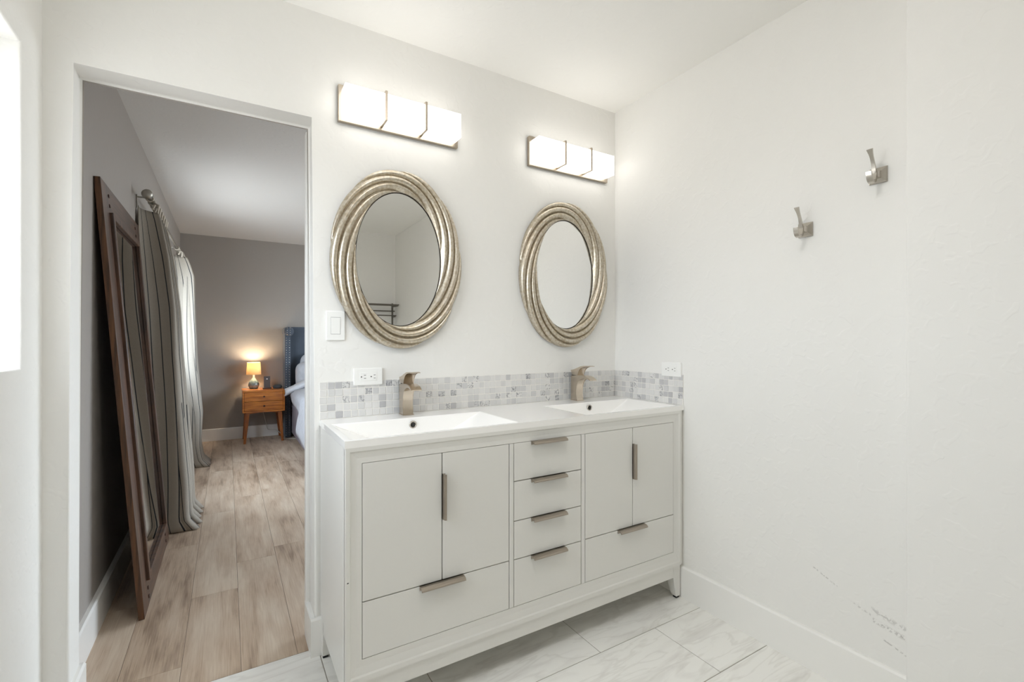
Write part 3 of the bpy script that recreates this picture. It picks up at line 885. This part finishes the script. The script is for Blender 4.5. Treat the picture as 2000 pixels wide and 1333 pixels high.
# ------------------------------------------------------------------ bedroom: striped tie-top curtains on a rod
def linen():
    k = NT('striped_linen')
    uv = k.n('ShaderNodeUVMap'); uv.uv_map = 'UVMap'
    sep = k.n('ShaderNodeSeparateXYZ'); k.l(uv, 0, sep, 0)
    fr = k.math('FRACT', k.math('DIVIDE', (sep, 'X'), 0.052))
    d = k.math('ABSOLUTE', k.math('SUBTRACT', fr, 0.5))
    st = k.math('LESS_THAN', d, 0.050)
    geo = k.n('ShaderNodeNewGeometry')
    n = k.n('ShaderNodeTexNoise'); n.inputs['Scale'].default_value = 160; n.inputs['Detail'].default_value = 2
    k.l(geo, 'Position', n, 'Vector')
    base = k.mix((n, 'Fac'), lin(172, 165, 154), lin(190, 183, 172))
    c = k.mix(st, base, lin(62, 66, 71))
    df = k.n('ShaderNodeBsdfDiffuse'); tr = k.n('ShaderNodeBsdfTranslucent'); mx = k.n('ShaderNodeMixShader'); mx.inputs[0].default_value = 0.28
    k.t.links.new(c[0].outputs[c[1]], df.inputs[0]); k.t.links.new(c[0].outputs[c[1]], tr.inputs[0])
    k.l(df, 0, mx, 1); k.l(tr, 0, mx, 2); k.l(mx, 0, k.out, 0)
    return k.m
m_linen = linen()
m_rod = pmat('brushed_steel', lin(170, 166, 158), 0.35, 1.0)
RX, RZ = -2.225, 2.055
def interp(tab, t):
    for (a, va), (b, vb) in zip(tab, tab[1:]):
        if t <= b: return va + (vb - va) * (0 if b == a else (t - a) / (b - a))
    return tab[-1][1]
rod = thing('curtain_rod', (RX, 2.6, RZ), 'brushed steel curtain rod with oval finials over the bedroom window', 'curtain rod')
bm = bmesh.new(); tube(bm, [(RX, 1.56, RZ), (RX, 3.74, RZ)], .0105, 14); obj('rod', bm, m_rod, rod, smooth=True, auto=40)
for y in (1.545, 3.755):
    bm = bmesh.new()
    lathe(bm, [(0.0001, y - .026), (.014, y - .024), (.0245, y - .015), (.0295, y), (.0245, y + .015), (.014, y + .024), (0.0001, y + .026)], RX, RZ, 24, 'y')
    obj('finial', bm, m_rod, rod, smooth=True)
for y in (1.68, 3.44):
    bm = bmesh.new(); box(bm, XL, XL + .006, y - .012, y + .012, RZ - .055, RZ + .022, .001)
    tube(bm, [(XL + .004, y, RZ + .010), (RX - .012, y, RZ + .010)], .005, 8)
    obj('wall_bracket', bm, m_rod, rod)
def curtain(name, y0t, y1t, y0b, y1b, xmax, xmin, nf, width, label, seed):
    c = thing(name, (RX, (y0t + y1t) / 2, 0), label, 'curtain', 'curtains at the bedroom window')
    NU, NV = 40 * nf, 64
    rng = random.Random(seed); ph0 = rng.random() * 6
    zt = 2.005
    def P(i, j):
        s = i / (NU - 1); t_ = j / (NV - 1)
        hi, lo = interp(xmax, t_), interp(xmin, t_)
        w = -PI / 2 + 2 * PI * nf * s + min(1, 8 * s) * (0.5 * math.sin(2.2 * t_) + 0.35 * math.sin(5 * s + 3 * t_))
        A = (hi - lo) / 2 * (0.86 + 0.14 * math.sin(3.1 * s * nf + 2 * t_))
        sw = math.sin(w); sw = math.copysign(abs(sw) ** 0.8, sw)
        x = (hi + lo) / 2 + A * sw + 0.006 * math.sin(w * 2 + 4 * t_)
        y = (y0t + (y1t - y0t) * s) * (1 - t_) + (y0b + (y1b - y0b) * s) * t_ + 0.016 * math.cos(w) * (0.4 + t_) + 0.017 * math.sin(3.0 * w + 2.5 * t_ + ph0) * (0.35 + 0.65 * t_)
        z = zt * (1 - t_) + 0.004 * t_
        if t_ < 0.04: z -= 0.028 * (1 - t_ / .04) * abs(math.sin(PI * nf * s))
        if t_ > 0.965: x += 0.05 * (t_ - 0.965) / 0.035 * (0.3 + 0.7 * max(0, sw))
        return (x, y, max(z, 0.004))
    arc = [0.0]                                    # stripes follow the length of the cloth
    for i in range(1, NU): arc.append(arc[-1] + (Vector(P(i, 36)) - Vector(P(i - 1, 36))).length)
    bm = bmesh.new(); grid(bm, NU, NV, P, uv=lambda a, b: (arc[min(a, NU - 1)], b / NV * 2))
    o = obj('fabric', bm, m_linen, c, smooth=True)
    md = o.modifiers.new('thickness', 'SOLIDIFY'); md.thickness = 0.002; md.offset = 0
    for k in range(nf + 1):
        s = min(max(k / nf, 0.02), 0.98)
        y = y0t + (y1t - y0t) * s
        bm = bmesh.new()
        a0 = rng.uniform(-.008, .008)
        tube(bm, [(RX + .0165 * math.cos(a), y + a0 * math.sin(a), RZ + .0165 * math.sin(a)) for a in [q * PI / 9 - PI / 2 for q in range(18)]], .0055, 6, closed=True)
        tube(bm, [(RX + .016, y, RZ - .014), (RX + .026, y + a0, RZ - .030), (RX + .012, y, RZ - .062)], .0065, 6)
        tube(bm, [(RX + .018, y, RZ - .022), (RX + .045, y - .018, RZ - .040), (RX + .040, y - .022, RZ - .085)], [.005, .007, .004], 6)
        tube(bm, [(RX + .018, y, RZ - .022), (RX + .042, y + .020, RZ - .038), (RX + .036, y + .026, RZ - .080)], [.005, .007, .004], 6)
        obj('tie', bm, m_linen_plain, c, smooth=True)
    return c
m_linen_plain = pmat('linen_tie', lin(196, 188, 175), 0.9)
curtain('striped_curtain', 1.64, 2.13, 1.62, 2.17, [(0, -2.185), (.15, -2.130), (.30, -2.095), (.45, -2.080), (.6, -2.056), (.85, -2.020), (1, -2.010)],
        [(0, -2.284), (.5, -2.262), (1, -2.225)], 5, 1.35, 'grey linen curtain with dark stripes beside the leaning mirror, pooling on the floor', 3)
curtain('striped_curtain', 3.40, 3.66, 3.36, 3.70, [(0, -2.150), (.1, -2.092), (.3, -2.078), (.5, -2.060), (.75, -2.020), (.9, -2.035), (1, -2.005)],
        [(0, -2.262), (.5, -2.235), (1, -2.165)], 4, 1.35, 'grey linen curtain with dark stripes at the far side of the bedroom window', 8)

# ------------------------------------------------------------------ nightstand
ns = thing('nightstand', (-1.456, 4.50, 0), 'two-drawer acorn wood nightstand on splayed legs at the far bedroom wall', 'nightstand')
NX0, NX1, NY0, NY1, NZ0, NZ1 = -1.677, -1.237, 4.300, 4.690, 0.360, 0.615
bm = bmesh.new(); e = 0.018
box(bm, NX0, NX1, NY0, NY1, NZ1 - e, NZ1, .002); box(bm, NX0, NX1, NY0, NY1, NZ0, NZ0 + e, .002)
box(bm, NX0, NX0 + e, NY0, NY1, NZ0 + e, NZ1 - e); box(bm, NX1 - e, NX1, NY0, NY1, NZ0 + e, NZ1 - e)
box(bm, NX0 + e, NX1 - e, NY1 - .01, NY1, NZ0 + e, NZ1 - e)
obj('cabinet_case', bm, m_acorn, ns)
zm = (NZ0 + NZ1) / 2
for a, b in ((NZ0 + e + .002, zm - .002), (zm + .002, NZ1 - e - .002)):
    d = obj('drawer', bx(NX0 + e + .002, NX1 - e - .002, NY0 + .004, NY1 - .03, a, b, bev=.0015), m_acorn, ns)
    bm = bmesh.new(); lathe(bm, [(0.0001, NY0 - .016), (.0085, NY0 - .015), (.0100, NY0 - .010), (.0060, NY0 - .003), (.0050, NY0 + .005), (0.0001, NY0 + .005)], -1.457, (a + b) / 2, 16, 'y')
    obj('knob', bm, m_dark_wood, d, smooth=True)
for sx in (-1, 1):
    for y_t, y_b in ((4.345, 4.333), (4.650, 4.675)):
        xt = -1.457 + sx * 0.168; xb = -1.457 + sx * 0.198
        bm = bmesh.new(); R = []
        for (x, y, z, w) in ((xt, y_t, NZ0, .023), (xb, y_b, 0.0, .0125)):
            R.append([bm.verts.new((x + a * w, y + b * w, z)) for a, b in ((-1, -1), (1, -1), (1, 1), (-1, 1))])
        for j in range(4): bm.faces.new((R[0][j], R[0][(j + 1) % 4], R[1][(j + 1) % 4], R[1][j]))
        bm.faces.new(R[0]); bm.faces.new(R[1][::-1])
        bmesh.ops.bevel(bm, geom=[ed for ed in bm.edges if abs(ed.verts[0].co.z - ed.verts[1].co.z) > .1], offset=.004, segments=2, affect='EDGES')
        obj('leg', bm, m_acorn_v, ns)
bm = bmesh.new(); prism(bm, [(-1.602, NZ0), (-1.312, NZ0), (-1.312, NZ0 - .022), (-1.40, NZ0 - .010), (-1.514, NZ0 - .010), (-1.602, NZ0 - .022)], 'y', 4.352, 4.368)
obj('apron', bm, m_acorn, ns)

# bedside lamp
lp = thing('table_lamp', (-1.552, 4.585, NZ1), 'lit bedside lamp with grey ceramic base and drum shade on the nightstand', 'lamp')
bm = bmesh.new(); cx, cy = -1.552, 4.585
lathe(bm, [(0.0001, NZ1), (.040, NZ1), (.050, NZ1 + .010), (.0585, NZ1 + .035), (.0600, NZ1 + .052), (.055, NZ1 + .075), (.042, NZ1 + .096), (.026, NZ1 + .116), (.015, NZ1 + .134), (.012, NZ1 + .146), (0.0001, NZ1 + .146)], cx, cy, 40)
obj('lamp_base', bm, pmat('grey_crackle_glaze', lin(98, 112, 110), 0.22, coat=0.5, vary=(40, lin(122, 134, 130), (1, 1, 1))), lp, smooth=True, auto=60)
bm = bmesh.new(); lathe(bm, [(0.0001, NZ1 + .145), (.010, NZ1 + .146), (.010, NZ1 + .185), (0.0001, NZ1 + .185)], cx, cy, 20)
obj('neck', bm, m_plastic, lp, smooth=True, auto=40)
k = NT('lamp_shade_fabric')
df = k.n('ShaderNodeBsdfDiffuse'); df.inputs[0].default_value = lin(240, 214, 160)
tr = k.n('ShaderNodeBsdfTranslucent'); tr.inputs[0].default_value = lin(168, 152, 128)
mx = k.n('ShaderNodeMixShader'); mx.inputs[0].default_value = 0.55
k.l(df, 0, mx, 1); k.l(tr, 0, mx, 2); k.l(mx, 0, k.out, 0)
SZ0, SZ1 = NZ1 + .172, NZ1 + .318
bm = bmesh.new(); lathe(bm, [(.0800, SZ0), (.0715, SZ1), (.0700, SZ1), (.0785, SZ0), (.0800, SZ0)], cx, cy, 48)
bmesh.ops.delete(bm, geom=[f for f in bm.faces if len(f.verts) > 4], context='FACES')
obj('shade', bm, k.m, lp, smooth=True, auto=50)
ld = bpy.data.lights.new('bulb_light', 'POINT'); ld.energy = BED_LAMP; ld.color = (1.0, 0.80, 0.56); ld.shadow_soft_size = 0.028
lo_ = bpy.data.objects.new('bulb_light', ld); COL.objects.link(lo_); lo_.parent = lp; lo_.location = (0, 0, .285)

# phone on a wooden charging stand, smart speaker
ph = thing('phone_stand', (-1.414, 4.48, NZ1), 'small dark wooden phone stand beside the bedside lamp', 'phone stand')
obj('base', bx(-1.462, -1.366, 4.45, 4.52, NZ1, NZ1 + .014, bev=.003), m_dark_wood, ph)
bm = bmesh.new(); prism(bm, [(4.500, NZ1 + .014), (4.514, NZ1 + .014), (4.536, NZ1 + .110), (4.524, NZ1 + .110)], 'x', -1.432, -1.396)
obj('back_rest', bm, m_dark_wood, ph)
pn = thing('phone', (-1.414, 4.49, NZ1 + .014), 'dark grey phone with a pale mark leaning on the wooden stand', 'phone')
bm = bmesh.new(); prism(bm, [(4.478, NZ1 + .0145), (4.487, NZ1 + .0145), (4.520, NZ1 + .150), (4.511, NZ1 + .150)], 'x', -1.448, -1.380)
obj('body', bm, pmat('dark_grey_case', lin(74, 66, 64), 0.4), pn)
bm = bmesh.new()
lathe(bm, [(0.0001, 0.0), (.0075, 0.0), (.0075, .0012), (0.0001, .0012)], 0, 0, 20)
for q in bm.verts:
    x, y, z = q.co; w = y
    base = Vector((-1.414, 4.5024, NZ1 + .118)); up = Vector((0, .033, .1355)).normalized(); nn = Vector((0, -up.z, up.y))
    q.co = base + Vector((x, 0, 0)) + up * w + nn * (z - .0004)
obj('emblem', bm, pmat('pale_mark', lin(225, 220, 215), 0.3), pn)
bm = bmesh.new(); lathe(bm, [(0.0001, NZ1), (.042, NZ1), (.050, NZ1 + .010), (.051, NZ1 + .022), (.046, NZ1 + .036), (.036, NZ1 + .042), (0.0001, NZ1 + .043)], -1.300, 4.50, 36)
sp = obj('smart_speaker', bm, pmat('charcoal_mesh', lin(66, 70, 74), 0.9, bump=(400, 1, .0006, (1, 1, 1))), None, smooth=True, auto=50)
setk(sp, 'squat round charcoal speaker puck on the nightstand near the bed', 'speaker')
# cord trailing down behind the nightstand
bm = bmesh.new()
ctrl = [(-1.46, 4.705, .55), (-1.455, 4.708, .36), (-1.43, 4.70, .25), (-1.41, 4.69, .16), (-1.395, 4.66, .10), (-1.36, 4.65, .088), (-1.30, 4.66, .080), (-1.262, 4.54, .050), (-1.235, 4.43, .008), (-1.15, 4.36, .006), (-1.09, 4.33, .006)]
def smooth_path(c, n=6):
    out = []
    for i in range(len(c) - 1):
        p0, p1, p2, p3 = (Vector(c[max(i - 1, 0)]), Vector(c[i]), Vector(c[i + 1]), Vector(c[min(i + 2, len(c) - 1)]))
        for q in range(n):
            t_ = q / n
            out.append(0.5 * ((2 * p1) + (p2 - p0) * t_ + (2 * p0 - 5 * p1 + 4 * p2 - p3) * t_ ** 2 + (3 * p1 - p0 - 3 * p2 + p3) * t_ ** 3))
    out.append(Vector(c[-1])); return out
tube(bm, smooth_path(ctrl), .0035, 8)
setk(obj('power_cord', bm, pmat('white_cord', lin(205, 200, 192), 0.5), None, smooth=True), 'pale power cord trailing down behind the nightstand to the floor', 'cord')

# ------------------------------------------------------------------ bed
m_blue = pmat('slate_blue_linen', lin(72, 80, 91), 0.9, bump=(260, 2, .0008, (1, 1, 1)), sheen=0.2)
m_rail = pmat('grey_mauve_fabric', lin(142, 134, 142), 0.9, bump=(260, 2, .0006, (1, 1, 1)))
m_nail = pmat('nickel_nailhead', lin(222, 218, 208), 0.25, 1.0)
m_sheet = pmat('pale_grey_cotton', lin(172, 172, 176), 0.9, bump=(14, 4, .012, (1, 1, 1)))
m_sheet2 = pmat('white_cotton', lin(190, 190, 193), 0.9, bump=(16, 4, .010, (1, 1, 1)))
bed = thing('bed', (-0.35, 3.6, 0), 'upholstered bed with tall slate blue wingback headboard and nailhead trim beside the nightstand', 'bed')
BX0, BX1 = -1.140, 0.44
obj('headboard', bx(BX0 - .012, BX1 + .012, 4.620, 4.715, 0.06, 1.372, bev=.015, seg=3), m_blue, bed)
for sgn, xa in ((-1, BX0 - .080), (1, BX1 + .012)):
    wg = obj('wing', bx(xa, xa + .068, 4.485, 4.715, 0.0, 1.330, bev=.008, seg=2), m_blue, bed)
    xc = xa + .034
    bm = bmesh.new()
    lathe(bm, [(0.0001, 4.452), (.030, 4.452), (.046, 4.462), (.056, 4.480), (.058, 4.500), (.058, 4.716), (0.0001, 4.716)], xc + .012, 1.312, 32, 'y')
    obj('scroll', bm, m_blue, wg, smooth=True, auto=50)
    for off in (.017, .051):
        bm = bmesh.new(); z = 0.03
        while z < 1.25:
            lathe_pts = [(0.0001, 4.4805), (.0040, 4.4820), (.0055, 4.4850), (0.0001, 4.4851)]
            b2 = bmesh.new(); lathe(b2, lathe_pts, xa + off, z, 8, 'y')
            mp = {q: bm.verts.new(q.co) for q in b2.verts}
            for f in b2.faces: bm.faces.new([mp[q] for q in f.verts])
            b2.free(); z += 0.0300
        obj('nailhead_trim', bm, m_nail, wg, smooth=True, label='row of small nickel nailheads')
        bm = bmesh.new()
        for q_ in range(4):
            b2 = bmesh.new(); lathe(b2, [(0.0001, 4.4475), (.0040, 4.4490), (.0055, 4.4520), (0.0001, 4.4521)], xa + off + .006, 1.272 + .027 * q_, 8, 'y')
            mp = {q: bm.verts.new(q.co) for q in b2.verts}
            for f in b2.faces: bm.faces.new([mp[q] for q in f.verts])
            b2.free()
        obj('scroll_nailheads', bm, m_nail, wg, smooth=True, label='row of small nickel nailheads')
obj('side_rail', bx(BX0, BX0 + .04, 2.55, 4.62, 0.05, 0.40, bev=.008), m_rail, bed)
obj('side_rail', bx(BX1 - .04, BX1, 2.55, 4.62, 0.05, 0.40, bev=.008), m_rail, bed)
obj('foot_rail', bx(BX0 + .04, BX1 - .04, 2.55, 2.59, 0.05, 0.40, bev=.008), m_rail, bed)
obj('slat_deck', bx(BX0 + .04, BX1 - .04, 2.59, 4.62, 0.24, 0.27), m_rail, bed)
for x in (BX0 + .06, BX1 - .06):
    for y in (2.62, 4.55): obj('leg', bx(x - .025, x + .025, y - .025, y + .025, 0, .06), m_black, bed)
mt = obj('mattress', bx(BX0 + .045, BX1 - .045, 2.60, 4.610, 0.272, 0.545, bev=.03, seg=3), m_sheet, None)
setk(mt, 'thick mattress mostly under the rumpled pale grey duvet', 'mattress')
# duvet: a sheet over the mattress with a hem that dips towards the viewer
bm = bmesh.new(); NU, NV = 70, 64
def hem(y): return interp([(0, .13), (3.15, .24), (3.28, .25), (3.37, .37), (3.48, .425), (3.9, .46), (4.15, .50), (4.30, .535), (9, .54)], y)
def DP(i, j):
    y = 2.50 + (4.300 - 2.50) * j / (NV - 1)
    a = i / (NU - 1)
    hz = hem(y); zt = 0.578
    Ls = zt - hz; total = Ls + 1.62
    d = a * total
    nv = mnoise.noise(Vector((a * 14, y * 3.1, 2.0))) ; nv2 = mnoise.noise(Vector((a * 30, y * 9, 5.0)))
    if d < Ls:
        k_ = d / Ls if Ls > 1e-4 else 1
        x = BX0 - .014 - .006 * (1 - k_) + .010 * nv
        z = hz + d
        x -= .050 * (1 - k_) * max(0.0, min(1.0, (3.44 - y) / .14))
        if k_ > 0.85: x += .03 * ((k_ - .85) / .15) ** 2
    else:
        x = BX0 + .008 + (d - Ls); z = zt + .022 * nv + .008 * nv2 + .015
    y2 = y + .012 * nv2
    return (x, y2, z)
grid(bm, NU, NV, DP)
dv = obj('duvet', bm, m_sheet, None, smooth=True)
md = dv.modifiers.new('thickness', 'SOLIDIFY'); md.thickness = 0.022; md.offset = 1
setk(dv, 'rumpled pale grey duvet hanging over the near side of the bed', 'duvet')
# rolled-back sheet fold by the nightstand
bm = bmesh.new(); NU, NV = 40, 36
def FP(i, j):
    s = i / (NU - 1); a = -0.5 * PI + 1.9 * PI * j / (NV - 1)
    x = -1.242 + s * 1.55
    nv = mnoise.noise(Vector((s * 9, j * .22, 1.0)))
    r = .050 + .012 * nv
    sag = .085 * max(0, 1 - s * 7)
    y = 4.27 + 1.5 * r * math.cos(a) + .02 * nv
    z = 0.662 - sag + r * math.sin(a) * .8 + 0.02 * min(1, s * 6)
    return (x, y, z)
grid(bm, NU, NV, FP)
fo = obj('folded_sheet', bm, m_sheet2, None, smooth=True)
md = fo.modifiers.new('thickness', 'SOLIDIFY'); md.thickness = 0.012; md.offset = 0
setk(fo, 'white sheet folded back over the duvet edge, sticking out towards the nightstand', 'sheet')
def pillow(cx, cy, cz, w, h, t_, tilt, name_label, mat):
    bm = bmesh.new(); NU, NV = 40, 22
    def PP(i, j):
        a = 2 * PI * i / NU; b = -PI / 2 + PI * j / (NV - 1)
        ca, sa = math.cos(a), math.sin(a)
        f = lambda c, p: math.copysign(abs(c) ** p, c)
        rr = math.cos(b) ** 0.55 if math.cos(b) > 1e-6 else 0
        x = f(ca, .45) * rr * w / 2; z = f(sa, .45) * rr * h / 2; y = math.sin(b) * t_ / 2
        ear = (abs(x) / (w / 2)) ** 3 * (abs(z) / (h / 2)) ** 3
        y *= (1 - .8 * ear)
        n_ = mnoise.noise(Vector((x * 7 + cx, y * 5, z * 7 + cy))) * .012
        y += n_; 
        y2 = y * math.cos(tilt) + z * math.sin(tilt); z2 = -y * math.sin(tilt) + z * math.cos(tilt)
        return (cx + x, cy + y2, cz + z2)
    grid(bm, NU, NV, PP, close_u=True)
    bmesh.ops.remove_doubles(bm, verts=bm.verts, dist=1e-5)
    o = obj('pillow', bm, mat, None, smooth=True)
    return setk(o, name_label, 'pillow')
pillow(-0.735, 4.530, 0.800, 0.62, 0.50, 0.13, 0.10, 'white pillow standing against the headboard at the back', m_sheet2)
pillow(-0.785, 4.365, 0.750, 0.66, 0.40, 0.15, 0.22, 'pale grey pillow propped in front at the near side of the bed', m_sheet)
